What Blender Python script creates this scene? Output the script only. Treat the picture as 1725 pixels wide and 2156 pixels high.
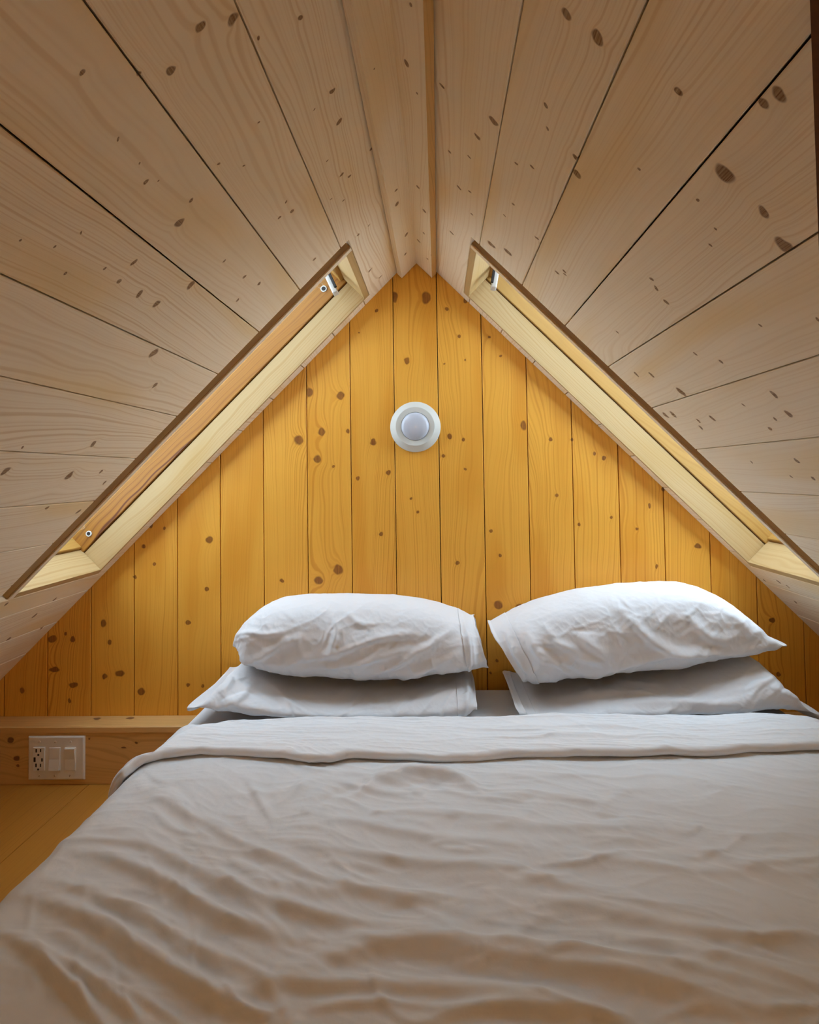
import bpy, bmesh, math, random
import numpy as np
from mathutils import Vector, Matrix

sc = bpy.context.scene
for o in list(bpy.data.objects):
    bpy.data.objects.remove(o, do_unlink=True)
COL = sc.collection

# ------------------------------------------------------------------ camera
F = 1150.0                                   # focal length in pixels of the 1725 x 2156 frame
ROLL, PITCH, YAW, PX, PY = 0.0151, 0.0289, 0.0208, 898.55, 968.0
CAM = np.array([0.0569, 0.0, 0.885])         # floor is z = 0, ridge is x = 0, camera plane y = 0
HR = 0.885 + 0.688                           # ridge height
YW = 1.6675                                  # face of the gable wall behind the bed


def rot(r, p, y):
    cr, sr, cp, sp, cy, sy = math.cos(r), math.sin(r), math.cos(p), math.sin(p), math.cos(y), math.sin(y)
    rz = np.array([[cy, -sy, 0], [sy, cy, 0], [0, 0, 1]])
    rx = np.array([[1, 0, 0], [0, cp, -sp], [0, sp, cp]])
    ry = np.array([[cr, 0, sr], [0, 1, 0], [-sr, 0, cr]])
    return rz @ rx @ ry


RM = rot(ROLL, PITCH, YAW)
cd = bpy.data.cameras.new('camera')
cam = bpy.data.objects.new('camera', cd)
COL.objects.link(cam)
cd.sensor_fit = 'VERTICAL'
cd.sensor_height = 36.0
cd.sensor_width = 36.0 * 1725 / 2156
cd.lens = F / 2156 * 36.0
cd.shift_x = -(PX - 862.5) / 2156
cd.shift_y = -(1078 - PY) / 2156
cd.clip_start = 0.02
cam.matrix_world = Matrix(((RM[0, 0], RM[0, 2], -RM[0, 1], CAM[0]), (RM[1, 0], RM[1, 2], -RM[1, 1], CAM[1]),
                           (RM[2, 0], RM[2, 2], -RM[2, 1], CAM[2]), (0, 0, 0, 1)))
sc.camera = cam

# ------------------------------------------------------------------ sky and exposure
w = bpy.data.worlds.new('overcast_sky')
sc.world = w
w.use_nodes = True
bg = w.node_tree.nodes['Background']
bg.inputs[0].default_value = (0.80, 0.95, 1.14, 1)
bg.inputs[1].default_value = 7.2
# sky portals in the two skylights (sampling guides only, they give no light of their own)
for side in (-1, 1):
    ld = bpy.data.lights.new('skylight_portal', 'AREA')
    ld.shape = 'RECTANGLE'
    ld.size, ld.size_y = 0.36, 1.17
    ld.cycles.is_portal = True
    lo = bpy.data.objects.new('skylight_portal', ld)
    COL.objects.link(lo)
    sm_, hh_ = 0.785 / math.sqrt(2), 0.258 / math.sqrt(2)
    lo.location = (side * (sm_ + hh_), 1.459, HR - sm_ + hh_)
    # local -z points into the room, local y down the slope
    X_, Y_ = Vector((0, 1, 0)), Vector((side, 0, -1)).normalized()
    Z_ = Vector((side, 0, 1)).normalized()
    X_ = Y_.cross(Z_)
    lo.matrix_world = Matrix(((X_.x, Y_.x, Z_.x, lo.location.x), (X_.y, Y_.y, Z_.y, lo.location.y), (X_.z, Y_.z, Z_.z, lo.location.z), (0, 0, 0, 1)))
sc.view_settings.view_transform = 'Standard'
sc.view_settings.look = 'None'
sc.view_settings.gamma = 1.0
sc.view_settings.use_curve_mapping = False
sc.view_settings.exposure = 0.0
sc.cycles.max_bounces = 10
sc.cycles.diffuse_bounces = 5
sc.cycles.use_adaptive_sampling = True
sc.cycles.adaptive_threshold = 0.14
sc.cycles.adaptive_min_samples = 12
sc.cycles.glossy_bounces = 2
sc.cycles.transparent_max_bounces = 8
sc.cycles.caustics_reflective = False
sc.cycles.caustics_refractive = False
sc.cycles.use_denoising = True


# ------------------------------------------------------------------ geometry of the photograph (real planes)
def ray(u, v):
    return RM @ np.array([(u - PX) / F, 1.0, -(v - PY) / F])


def on_y(u, v, y):
    d = ray(u, v)
    return CAM + d * (y / d[1])


def on_z(u, v, z):
    d = ray(u, v)
    return CAM + d * ((z - CAM[2]) / d[2])


def on_slope(u, v, side):
    d = ray(u, v)
    t = (HR - CAM[2] - side * CAM[0]) / (d[2] + side * d[0])
    p = CAM + d * t
    return abs(p[0]) * math.sqrt(2), p[1]


def project(P):
    q = (np.asarray(P) - CAM) @ RM
    return PX + F * q[..., 0] / q[..., 1], PY - F * q[..., 2] / q[..., 1]


# ------------------------------------------------------------------ numpy noise
_rng = np.random.RandomState(7)
_perm = _rng.permutation(256)
_perm = np.concatenate([_perm, _perm])
_ang = _rng.rand(256) * 2 * np.pi
_gx, _gy = np.cos(_ang), np.sin(_ang)


def pnoise(x, y, seed=0):
    x = np.asarray(x, float) + seed * 17.31
    y = np.asarray(y, float) + seed * 9.77
    xi, yi = np.floor(x).astype(int), np.floor(y).astype(int)
    xf, yf = x - xi, y - yi
    u, v = xf * xf * xf * (xf * (xf * 6 - 15) + 10), yf * yf * yf * (yf * (yf * 6 - 15) + 10)

    def g(ix, iy, fx, fy):
        h = _perm[_perm[ix & 255] + (iy & 255)]
        return _gx[h] * fx + _gy[h] * fy
    a = g(xi, yi, xf, yf)
    b = g(xi + 1, yi, xf - 1, yf)
    c = g(xi, yi + 1, xf, yf - 1)
    d = g(xi + 1, yi + 1, xf - 1, yf - 1)
    return (a + (b - a) * u + (c - a) * v + (a - b - c + d) * u * v) * 1.4


def fbm(x, y, seed=0, octv=3):
    s, a = 0, 1.0
    for i in range(octv):
        s = s + a * pnoise(x * 2 ** i, y * 2 ** i, seed + i * 3)
        a *= 0.5
    return s


def ridged(x, y, seed=0, octv=2):
    s, a = 0, 1.0
    for i in range(octv):
        s = s + a * (1 - np.abs(pnoise(x * 2 ** i, y * 2 ** i, seed + i * 5)) * 2) ** 3
        a *= 0.5
    return s


def folds(u, v, lines):
    """sum of creases: lines = [(amplitude, width_px, [(u,v)...])], soft taper at both ends"""
    out = np.zeros_like(u)
    for amp, wd, pts in lines:
        pts = np.array(pts, float)
        for _ in range(2):                      # corner cutting: smooth line
            q = [pts[0]]
            for a, b in zip(pts[:-1], pts[1:]):
                q += [a * 0.75 + b * 0.25, a * 0.25 + b * 0.75]
            q.append(pts[-1])
            pts = np.array(q)
        seg = np.linalg.norm(np.diff(pts, axis=0), axis=1)
        cum = np.concatenate([[0], np.cumsum(seg)])
        L = cum[-1]
        m = 3.2 * wd
        sel = (u > pts[:, 0].min() - m) & (u < pts[:, 0].max() + m) & (v > pts[:, 1].min() - m) & (v < pts[:, 1].max() + m)
        if not sel.any():
            continue
        uu, vv = u[sel], v[sel]
        best = np.full(uu.shape, 1e9)
        tt = np.zeros(uu.shape)
        sgn = np.zeros(uu.shape)
        for i in range(len(pts) - 1):
            a, b = pts[i], pts[i + 1]
            d = b - a
            t = np.clip(((uu - a[0]) * d[0] + (vv - a[1]) * d[1]) / (d @ d), 0, 1)
            ex, ey = uu - a[0] - t * d[0], vv - a[1] - t * d[1]
            dist = np.hypot(ex, ey)
            k = dist < best
            best[k] = dist[k]
            tt[k] = (cum[i] + t[k] * seg[i]) / L
            sgn[k] = np.sign(ey[k])
        wl = np.where(sgn > 0, wd * 0.9, wd * 1.5)     # steeper on the near side
        out[sel] += amp * np.exp(-(best / wl) ** 2) * np.clip(np.sin(np.pi * np.clip(tt, 0.02, 0.98)), 0, 1) ** 0.6
    return out


# ------------------------------------------------------------------ object helpers
def tag(o, label=None, cat=None, group=None, kind=None):
    if label: o['label'] = label
    if cat: o['category'] = cat
    if group: o['group'] = group
    if kind: o['kind'] = kind
    return o


def empty(name, loc=(0, 0, 0), kind=None):
    o = bpy.data.objects.new(name, None)
    COL.objects.link(o)
    o.location = loc
    o.empty_display_size = 0.05
    if kind: o['kind'] = kind
    return o


def link(name, me, m, parent=None, M=None):
    o = bpy.data.objects.new(name, me)
    COL.objects.link(o)
    if m is not None and not me.materials:
        me.materials.append(m)
    if parent is not None:
        o.parent = parent
        pm, q = parent.matrix_basis.copy(), parent.parent
        while q is not None:
            pm = q.matrix_basis @ pm
            q = q.parent
        o.matrix_basis = pm.inverted() @ (M if M is not None else Matrix())
    elif M is not None:
        o.matrix_basis = M
    return o


def bm_obj(name, bm, m, parent=None, M=None, smooth=False):
    bmesh.ops.recalc_face_normals(bm, faces=bm.faces)
    me = bpy.data.meshes.new(name)
    bm.to_mesh(me)
    bm.free()
    if smooth:
        for p in me.polygons: p.use_smooth = True
    return link(name, me, m, parent, M)


def frame(o, X, Y):
    X, Y = Vector(X).normalized(), Vector(Y).normalized()
    Z = X.cross(Y)
    return Matrix(((X.x, Y.x, Z.x, o[0]), (X.y, Y.y, Z.y, o[1]), (X.z, Y.z, Z.z, o[2]), (0, 0, 0, 1)))


def slab(poly, t, bevel=0.0012):
    """polygon in local xy, room face at z=0, thickness t (signed), room-side edges bevelled"""
    bm = bmesh.new()
    vs = [bm.verts.new((a, b, 0)) for a, b in poly]
    f = bm.faces.new(vs)
    r = bmesh.ops.extrude_face_region(bm, geom=[f])
    for g in r['geom']:
        if isinstance(g, bmesh.types.BMVert):
            g.co.z = t
    # keep original face as the room face
    if bevel:
        ed = [e for e in bm.edges if all(abs(v.co.z) < 1e-9 for v in e.verts)]
        bmesh.ops.bevel(bm, geom=ed, offset=bevel, segments=1, affect='EDGES', profile=0.5)
    return bm


def boxm(bm, x0, x1, y0, y1, z0, z1, bevel=0.0, seg=1):
    b2 = bmesh.new()
    bmesh.ops.create_cube(b2, size=1.0)
    for v in b2.verts:
        v.co = Vector(((x0 + x1) / 2 + v.co.x * (x1 - x0), (y0 + y1) / 2 + v.co.y * (y1 - y0), (z0 + z1) / 2 + v.co.z * (z1 - z0)))
    if bevel:
        bmesh.ops.bevel(b2, geom=list(b2.edges), offset=bevel, segments=seg, affect='EDGES', profile=0.6)
    me = bpy.data.meshes.new('t')
    b2.to_mesh(me)
    b2.free()
    bm.from_mesh(me)
    bpy.data.meshes.remove(me)
    return bm


def box(name, x0, x1, y0, y1, z0, z1, m, parent=None, M=None, bevel=0.001, seg=1):
    """box object with its origin in its middle, longest side left to the caller"""
    c = Vector(((x0 + x1) / 2, (y0 + y1) / 2, (z0 + z1) / 2))
    bm = boxm(bmesh.new(), x0 - c.x, x1 - c.x, y0 - c.y, y1 - c.y, z0 - c.z, z1 - c.z, bevel, seg)
    T = Matrix.Translation(c)
    return bm_obj(name, bm, m, parent, (M @ T) if M is not None else T)


def lathe(profile, n=64, sharp=()):
    """profile [(r, h)], revolved round local z; sharp: indices of rings where the shading breaks"""
    bm = bmesh.new()
    if sharp:
        out, start = bmesh.new(), 0
        for e in list(sharp) + [len(profile) - 1]:
            b = lathe(profile[start:e + 1], n)
            me = bpy.data.meshes.new('t'); b.to_mesh(me); b.free(); bm.from_mesh(me); bpy.data.meshes.remove(me)
            start = e
        out.free()
        return bm
    rings = []
    for r, h in profile:
        if r < 1e-6:
            rings.append([bm.verts.new((0, 0, h))])
        else:
            rings.append([bm.verts.new((r * math.cos(2 * math.pi * i / n), r * math.sin(2 * math.pi * i / n), h)) for i in range(n)])
    for a, b in zip(rings[:-1], rings[1:]):
        for i in range(n):
            j = (i + 1) % n
            if len(a) == 1 and len(b) == 1: continue
            if len(a) == 1: bm.faces.new((a[0], b[i], b[j]))
            elif len(b) == 1: bm.faces.new((a[i], a[j], b[0]))
            else: bm.faces.new((a[i], a[j], b[j], b[i]))
    return bm


# ------------------------------------------------------------------ materials
def new_mat(name):
    m = bpy.data.materials.new(name)
    m.use_nodes = True
    nt = m.node_tree
    bs = nt.nodes['Principled BSDF']
    return m, nt, bs


def simple(name, col, rough=0.5, spec=0.5, metal=0.0):
    m, nt, bs = new_mat(name)
    bs.inputs['Base Color'].default_value = (*col, 1)
    bs.inputs['Roughness'].default_value = rough
    bs.inputs['Specular IOR Level'].default_value = spec
    bs.inputs['Metallic'].default_value = metal
    return m


def N(nt, t, **kw):
    n = nt.nodes.new(t)
    for k, v in kw.items():
        setattr(n, k, v)
    return n


def math_n(nt, op, a, b=None, clamp=False):
    n = N(nt, 'ShaderNodeMath', operation=op, use_clamp=clamp)
    for i, x in enumerate((a, b)):
        if x is None: continue
        if isinstance(x, (int, float)): n.inputs[i].default_value = x
        else: nt.links.new(x, n.inputs[i])
    return n.outputs[0]


def make_knot_group():
    g = bpy.data.node_groups.new('knot', 'ShaderNodeTree')
    I = g.interface
    for nm, ty in (('P', 'NodeSocketVector'), ('C', 'NodeSocketVector'), ('Inv', 'NodeSocketVector'), ('R', 'NodeSocketFloat'),
                   ('Core', 'NodeSocketFloat'), ('Warp', 'NodeSocketFloat'), ('Halo', 'NodeSocketFloat')):
        I.new_socket(nm, in_out='INPUT', socket_type=ty)
    for nm in ('Core', 'Warp', 'Halo'):
        I.new_socket(nm, in_out='OUTPUT', socket_type='NodeSocketFloat')
    gi, go = N(g, 'NodeGroupInput'), N(g, 'NodeGroupOutput')
    L = g.links.new
    sub = N(g, 'ShaderNodeVectorMath', operation='SUBTRACT')
    L(gi.outputs['P'], sub.inputs[0]); L(gi.outputs['C'], sub.inputs[1])
    mul = N(g, 'ShaderNodeVectorMath', operation='MULTIPLY')
    L(sub.outputs[0], mul.inputs[0]); L(gi.outputs['Inv'], mul.inputs[1])
    ln = N(g, 'ShaderNodeVectorMath', operation='LENGTH')
    L(mul.outputs[0], ln.inputs[0])
    d = ln.outputs['Value']
    mr = N(g, 'ShaderNodeMapRange', interpolation_type='SMOOTHSTEP')
    L(d, mr.inputs[0])
    mr.inputs[1].default_value = 1.35; mr.inputs[2].default_value = 0.6
    core = math_n(g, 'MAXIMUM', mr.outputs[0], gi.outputs['Core'])
    w0 = math_n(g, 'POWER', 2.718, math_n(g, 'MULTIPLY', d, -0.55))
    wp = math_n(g, 'ADD', math_n(g, 'MULTIPLY', w0, gi.outputs['R']), gi.outputs['Warp'])
    h0 = math_n(g, 'MULTIPLY', w0, w0)
    hl = math_n(g, 'MAXIMUM', h0, gi.outputs['Halo'])
    L(core, go.inputs['Core']); L(wp, go.inputs['Warp']); L(hl, go.inputs['Halo'])
    return g


KNOT = make_knot_group()


def make_pine_group():
    """P: metres, x along the board, y across"""
    g = bpy.data.node_groups.new('pine_boards', 'ShaderNodeTree')
    I = g.interface
    for nm, ty in (('P', 'NodeSocketVector'), ('Seed', 'NodeSocketFloat'), ('Core', 'NodeSocketFloat'), ('Warp', 'NodeSocketFloat'),
                   ('Halo', 'NodeSocketFloat'), ('Light', 'NodeSocketColor'), ('Dark', 'NodeSocketColor'), ('Stain', 'NodeSocketColor'),
                   ('KnotCol', 'NodeSocketColor'), ('Grain', 'NodeSocketFloat'), ('StainAmt', 'NodeSocketFloat')):
        I.new_socket(nm, in_out='INPUT', socket_type=ty)
    I.new_socket('Color', in_out='OUTPUT', socket_type='NodeSocketColor')
    gi, go = N(g, 'NodeGroupInput'), N(g, 'NodeGroupOutput')
    L = g.links.new
    sep = N(g, 'ShaderNodeSeparateXYZ'); L(gi.outputs['P'], sep.inputs[0])

    def nz(sx, sy, szv, detail, rough=0.5, seedmul=1.0):
        cb = N(g, 'ShaderNodeCombineXYZ')
        L(math_n(g, 'MULTIPLY', sep.outputs[0], sx), cb.inputs[0])
        L(math_n(g, 'MULTIPLY', sep.outputs[1], sy), cb.inputs[1])
        L(math_n(g, 'ADD', math_n(g, 'MULTIPLY', sep.outputs[2], szv), math_n(g, 'MULTIPLY', gi.outputs['Seed'], seedmul)), cb.inputs[2])
        n = N(g, 'ShaderNodeTexNoise')
        n.inputs['Scale'].default_value = 1.0
        n.inputs['Detail'].default_value = detail
        n.inputs['Roughness'].default_value = rough
        L(cb.outputs[0], n.inputs['Vector'])
        return n.outputs['Fac']
    slow = nz(1.1, 7.0, 7.0, 0.0, 0.5, 53.0)
    wob = nz(9.0, 22.0, 22.0, 0.0, 0.5, 91.0)
    a = math_n(g, 'ADD', math_n(g, 'MULTIPLY', slow, 0.075), math_n(g, 'MULTIPLY', wob, 0.006))
    a = math_n(g, 'ADD', a, math_n(g, 'MULTIPLY', sep.outputs[1], 0.55))
    a = math_n(g, 'ADD', a, math_n(g, 'MULTIPLY', sep.outputs[2], 0.4))
    a = math_n(g, 'ADD', a, gi.outputs['Warp'])
    rings = N(g, 'ShaderNodeTexNoise', noise_dimensions='1D')
    L(math_n(g, 'ADD', math_n(g, 'MULTIPLY', a, 330.0), math_n(g, 'MULTIPLY', gi.outputs['Seed'], 71.0)), rings.inputs['W'])
    rings.inputs['Scale'].default_value = 1.0
    rings.inputs['Detail'].default_value = 1.0
    rm = N(g, 'ShaderNodeMapRange', interpolation_type='SMOOTHSTEP')
    L(rings.outputs['Fac'], rm.inputs[0])
    rm.inputs[1].default_value = 0.42; rm.inputs[2].default_value = 0.74
    fibre = nz(14.0, 700.0, 700.0, 1.0, 0.6, 13.0)
    amount = nz(0.9, 5.0, 5.0, 0.0, 0.5, 29.0)
    am = N(g, 'ShaderNodeMapRange'); L(amount, am.inputs[0])
    am.inputs[1].default_value = 0.35; am.inputs[2].default_value = 0.7; am.inputs[3].default_value = 0.35; am.inputs[4].default_value = 1.0
    gr = math_n(g, 'MULTIPLY', math_n(g, 'MULTIPLY', rm.outputs[0], am.outputs[0]), gi.outputs['Grain'])
    gr = math_n(g, 'ADD', gr, math_n(g, 'MULTIPLY', math_n(g, 'SUBTRACT', fibre, 0.5), 0.10), clamp=True)
    m1 = N(g, 'ShaderNodeMix', data_type='RGBA')
    L(gr, m1.inputs[0]); L(gi.outputs['Light'], m1.inputs[6]); L(gi.outputs['Dark'], m1.inputs[7])
    blot = nz(2.2, 9.0, 9.0, 1.0, 0.55, 67.0)
    bm_ = N(g, 'ShaderNodeMapRange', interpolation_type='SMOOTHSTEP'); L(blot, bm_.inputs[0])
    bm_.inputs[1].default_value = 0.5; bm_.inputs[2].default_value = 0.75
    st = math_n(g, 'MULTIPLY', bm_.outputs[0], gi.outputs['StainAmt'])
    st = math_n(g, 'MAXIMUM', st, math_n(g, 'MULTIPLY', gi.outputs['Halo'], 0.75), clamp=True)
    m2 = N(g, 'ShaderNodeMix', data_type='RGBA')
    L(st, m2.inputs[0]); L(m1.outputs[2], m2.inputs[6]); L(gi.outputs['Stain'], m2.inputs[7])
    rim = math_n(g, 'MULTIPLY', math_n(g, 'MULTIPLY', gi.outputs['Core'], math_n(g, 'SUBTRACT', 1.0, gi.outputs['Core'])), 1.3)
    kc = math_n(g, 'MULTIPLY', gi.outputs['Core'], math_n(g, 'ADD', 0.35, math_n(g, 'MULTIPLY', fibre, 0.9)), clamp=True)
    kc = math_n(g, 'ADD', kc, rim, clamp=True)
    m3 = N(g, 'ShaderNodeMix', data_type='RGBA')
    L(kc, m3.inputs[0]); L(m2.outputs[2], m3.inputs[6]); L(gi.outputs['KnotCol'], m3.inputs[7])
    L(m3.outputs[2], go.inputs['Color'])
    return g


PINE = make_pine_group()
PAL = {
    'wall': dict(Light=(0.83, 0.415, 0.056), Dark=(0.60, 0.23, 0.020), Stain=(0.68, 0.27, 0.019), KnotCol=(0.20, 0.06, 0.012), Grain=0.75, StainAmt=0.55, rough=0.42),
    'ceil': dict(Light=(0.87, 0.745, 0.56), Dark=(0.68, 0.49, 0.28), Stain=(0.80, 0.56, 0.24), KnotCol=(0.17, 0.07, 0.025), Grain=0.75, StainAmt=0.6, rough=0.6),
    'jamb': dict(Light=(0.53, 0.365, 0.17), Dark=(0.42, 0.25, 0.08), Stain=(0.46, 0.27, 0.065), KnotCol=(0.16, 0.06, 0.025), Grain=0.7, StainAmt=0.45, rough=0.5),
    'slot': dict(Light=(0.30, 0.125, 0.014), Dark=(0.20, 0.075, 0.009), Stain=(0.24, 0.09, 0.009), KnotCol=(0.08, 0.03, 0.01), Grain=0.6, StainAmt=0.5, rough=0.6),  # amber wood, with the shade of the slot darkened into the colour
    'frame': dict(Light=(0.46, 0.25, 0.06), Dark=(0.35, 0.155, 0.025), Stain=(0.4, 0.18, 0.028), KnotCol=(0.12, 0.04, 0.015), Grain=0.5, StainAmt=0.4, rough=0.45),
    'frame_red': dict(Light=(0.38, 0.155, 0.02), Dark=(0.12, 0.03, 0.005), Stain=(0.27, 0.09, 0.012), KnotCol=(0.12, 0.04, 0.015), Grain=1.0, StainAmt=0.3, rough=0.5),
    'floor': dict(Light=(0.50, 0.225, 0.035), Dark=(0.36, 0.14, 0.018), Stain=(0.42, 0.17, 0.02), KnotCol=(0.14, 0.05, 0.015), Grain=0.5, StainAmt=0.4, rough=0.4),
    'ledge': dict(Light=(0.70, 0.43, 0.16), Dark=(0.46, 0.25, 0.07), Stain=(0.5, 0.28, 0.07), KnotCol=(0.14, 0.05, 0.02), Grain=0.5, StainAmt=0.4, rough=0.5),
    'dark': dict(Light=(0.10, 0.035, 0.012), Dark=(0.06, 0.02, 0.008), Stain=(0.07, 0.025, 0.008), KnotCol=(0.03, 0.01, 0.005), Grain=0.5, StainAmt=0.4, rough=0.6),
}


def pine(name, pal, knots=(), seed=None, axis='XY'):
    """knots: (x, y, rx, ry, strength) in board metres"""
    m, nt, bs = new_mat(name)
    L = nt.links.new
    p = PAL[pal]
    tc = N(nt, 'ShaderNodeTexCoord')
    P = tc.outputs['Object']
    if axis != 'XY':            # remap so that the board's length runs along local x
        sp, cb = N(nt, 'ShaderNodeSeparateXYZ'), N(nt, 'ShaderNodeCombineXYZ')
        L(P, sp.inputs[0])
        for i, ch in enumerate(axis if len(axis) == 3 else axis + [c for c in 'XYZ' if c not in axis][0]):
            L(sp.outputs['XYZ'.index(ch)], cb.inputs[i])
        P = cb.outputs[0]
    g = N(nt, 'ShaderNodeGroup'); g.node_tree = PINE
    L(P, g.inputs['P'])
    for k in ('Light', 'Dark', 'Stain', 'KnotCol'):
        g.inputs[k].default_value = (*p[k], 1)
    g.inputs['Grain'].default_value = p['Grain']
    g.inputs['StainAmt'].default_value = p['StainAmt']
    if seed is None:
        oi = N(nt, 'ShaderNodeObjectInfo')
        L(math_n(nt, 'MULTIPLY', oi.outputs['Random'], 40.0), g.inputs['Seed'])
    else:
        g.inputs['Seed'].default_value = seed
    if knots:
        nzt = N(nt, 'ShaderNodeTexNoise')
        nzt.inputs['Scale'].default_value = 60.0
        nzt.inputs['Detail'].default_value = 0.0
        L(P, nzt.inputs['Vector'])
        off = N(nt, 'ShaderNodeVectorMath', operation='MULTIPLY_ADD')
        L(nzt.outputs['Color'], off.inputs[0]); off.inputs[1].default_value = (0.009, 0.007, 0)
        ad = N(nt, 'ShaderNodeVectorMath', operation='ADD')
        off.inputs[2].default_value = (-0.0045, -0.0035, 0)
        L(P, ad.inputs[0]); L(off.outputs[0], ad.inputs[1])
        prev = None
        for (x, y, rx, ry, s) in knots:
            k = N(nt, 'ShaderNodeGroup'); k.node_tree = KNOT
            L(ad.outputs[0], k.inputs['P'])
            k.inputs['C'].default_value = (x, y, 0)
            k.inputs['Inv'].default_value = (1 / rx, 1 / ry, 0)
            k.inputs['R'].default_value = 1.5 * min(rx, ry)
            if prev:
                for q in ('Core', 'Warp', 'Halo'): L(prev.outputs[q], k.inputs[q])
            prev = k
        for q in ('Core', 'Warp', 'Halo'): L(prev.outputs[q], g.inputs[q])
    L(g.outputs['Color'], bs.inputs['Base Color'])
    bs.inputs['Roughness'].default_value = p['rough']
    bs.inputs['Specular IOR Level'].default_value = 0.35
    return m


def cloth(name, col, scale=2600.0):
    m, nt, bs = new_mat(name)
    L = nt.links.new
    bs.inputs['Base Color'].default_value = (*col, 1)
    bs.inputs['Roughness'].default_value = 0.85
    bs.inputs['Specular IOR Level'].default_value = 0.15
    bs.inputs['Sheen Weight'].default_value = 0.1
    tc = N(nt, 'ShaderNodeTexCoord')
    n1 = N(nt, 'ShaderNodeTexNoise'); n1.inputs['Scale'].default_value = 90.0; n1.inputs['Detail'].default_value = 3.0
    L(tc.outputs['Object'], n1.inputs['Vector'])
    bp = N(nt, 'ShaderNodeBump'); bp.inputs['Strength'].default_value = 0.25; bp.inputs['Distance'].default_value = 0.002
    L(n1.outputs['Fac'], bp.inputs['Height'])
    L(bp.outputs[0], bs.inputs['Normal'])
    return m


MP = {k: pine('pine_' + k, k) for k in PAL}
MP['slot_shade_y'] = pine('pine_slot_shade_across', 'slot', axis='YX')
MP['ceil_y'] = pine('pine_ceiling_across', 'ceil', axis='YX', seed=11.3)
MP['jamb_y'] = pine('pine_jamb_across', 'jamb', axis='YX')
M_BACK = simple('dark_backing', (0.05, 0.022, 0.008), 0.9, 0.1)
M_WHITE = simple('white_plastic', (0.78, 0.77, 0.74), 0.35)
M_LAMP = simple('lamp_white_enamel', (0.64, 0.66, 0.62), 0.45, 0.4)
M_LENS = simple('lamp_frosted_lens', (0.52, 0.55, 0.62), 0.12, 0.5)
M_BLACK = simple('black_slot', (0.012, 0.008, 0.006), 0.6)
M_SCREW = simple('screw_metal', (0.72, 0.66, 0.58), 0.3, 0.5, 0.6)
M_BAFFLE = simple('grey_baffle_metal', (0.10, 0.10, 0.11), 0.5, 0.5, 0.3)
M_GREY = simple('grey_plastic', (0.62, 0.60, 0.55), 0.4)
M_SHEET = cloth('white_fitted_sheet', (0.76, 0.76, 0.765))
M_DUVET = cloth('white_duvet_cotton', (0.68, 0.68, 0.68))
M_PILLOW = cloth('white_pillow_cotton', (0.75, 0.755, 0.77))
mg, nt, bs = new_mat('window_glass')
nt.nodes.remove(bs)
tr, gl, mx, fr = N(nt, 'ShaderNodeBsdfTransparent'), N(nt, 'ShaderNodeBsdfGlossy'), N(nt, 'ShaderNodeMixShader'), N(nt, 'ShaderNodeFresnel')
gl.inputs['Roughness'].default_value = 0.02
tr.inputs[0].default_value = (0.93, 0.96, 0.96, 1)
fr.inputs[0].default_value = 1.45
geo = N(nt, 'ShaderNodeNewGeometry')
fac = math_n(nt, 'MULTIPLY', fr.outputs[0], math_n(nt, 'SUBTRACT', 1.0, geo.outputs['Backfacing']))
nt.links.new(fac, mx.inputs[0]); nt.links.new(tr.outputs[0], mx.inputs[1]); nt.links.new(gl.outputs[0], mx.inputs[2])
nt.links.new(mx.outputs[0], nt.nodes['Material Output'].inputs[0])
M_GLASS = mg

# ------------------------------------------------------------------ room shell
YB = -1.60                       # inside of the gable behind the camera
TH = 0.019
R2 = math.sqrt(2)
SMAX = HR * R2


def slope_M(side, s, y):
    """board frame on a roof slope: x along the room, y down the slope"""
    return frame((side * s / R2, y, HR - s / R2), (0, 1, 0), (side, 0, -1))


def out_sign(side):
    return 1 if side < 0 else -1            # local z pointing out of the room


# ---- gable wall behind the bed
wall_back = bm_obj('wall_back', slab([(-0.0, -1.75), (-0.0, 1.75), (HR + 0.17 - 1.75 + 0.0, 1.75), (HR + 0.17, 0.0), (HR + 0.17 - 1.75, -1.75)], -0.06, 0),
                   M_BACK, None, frame((0, YW + TH, 0), (0, 0, 1), (-1, 0, 0)))
tag(wall_back, kind='structure')

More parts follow.
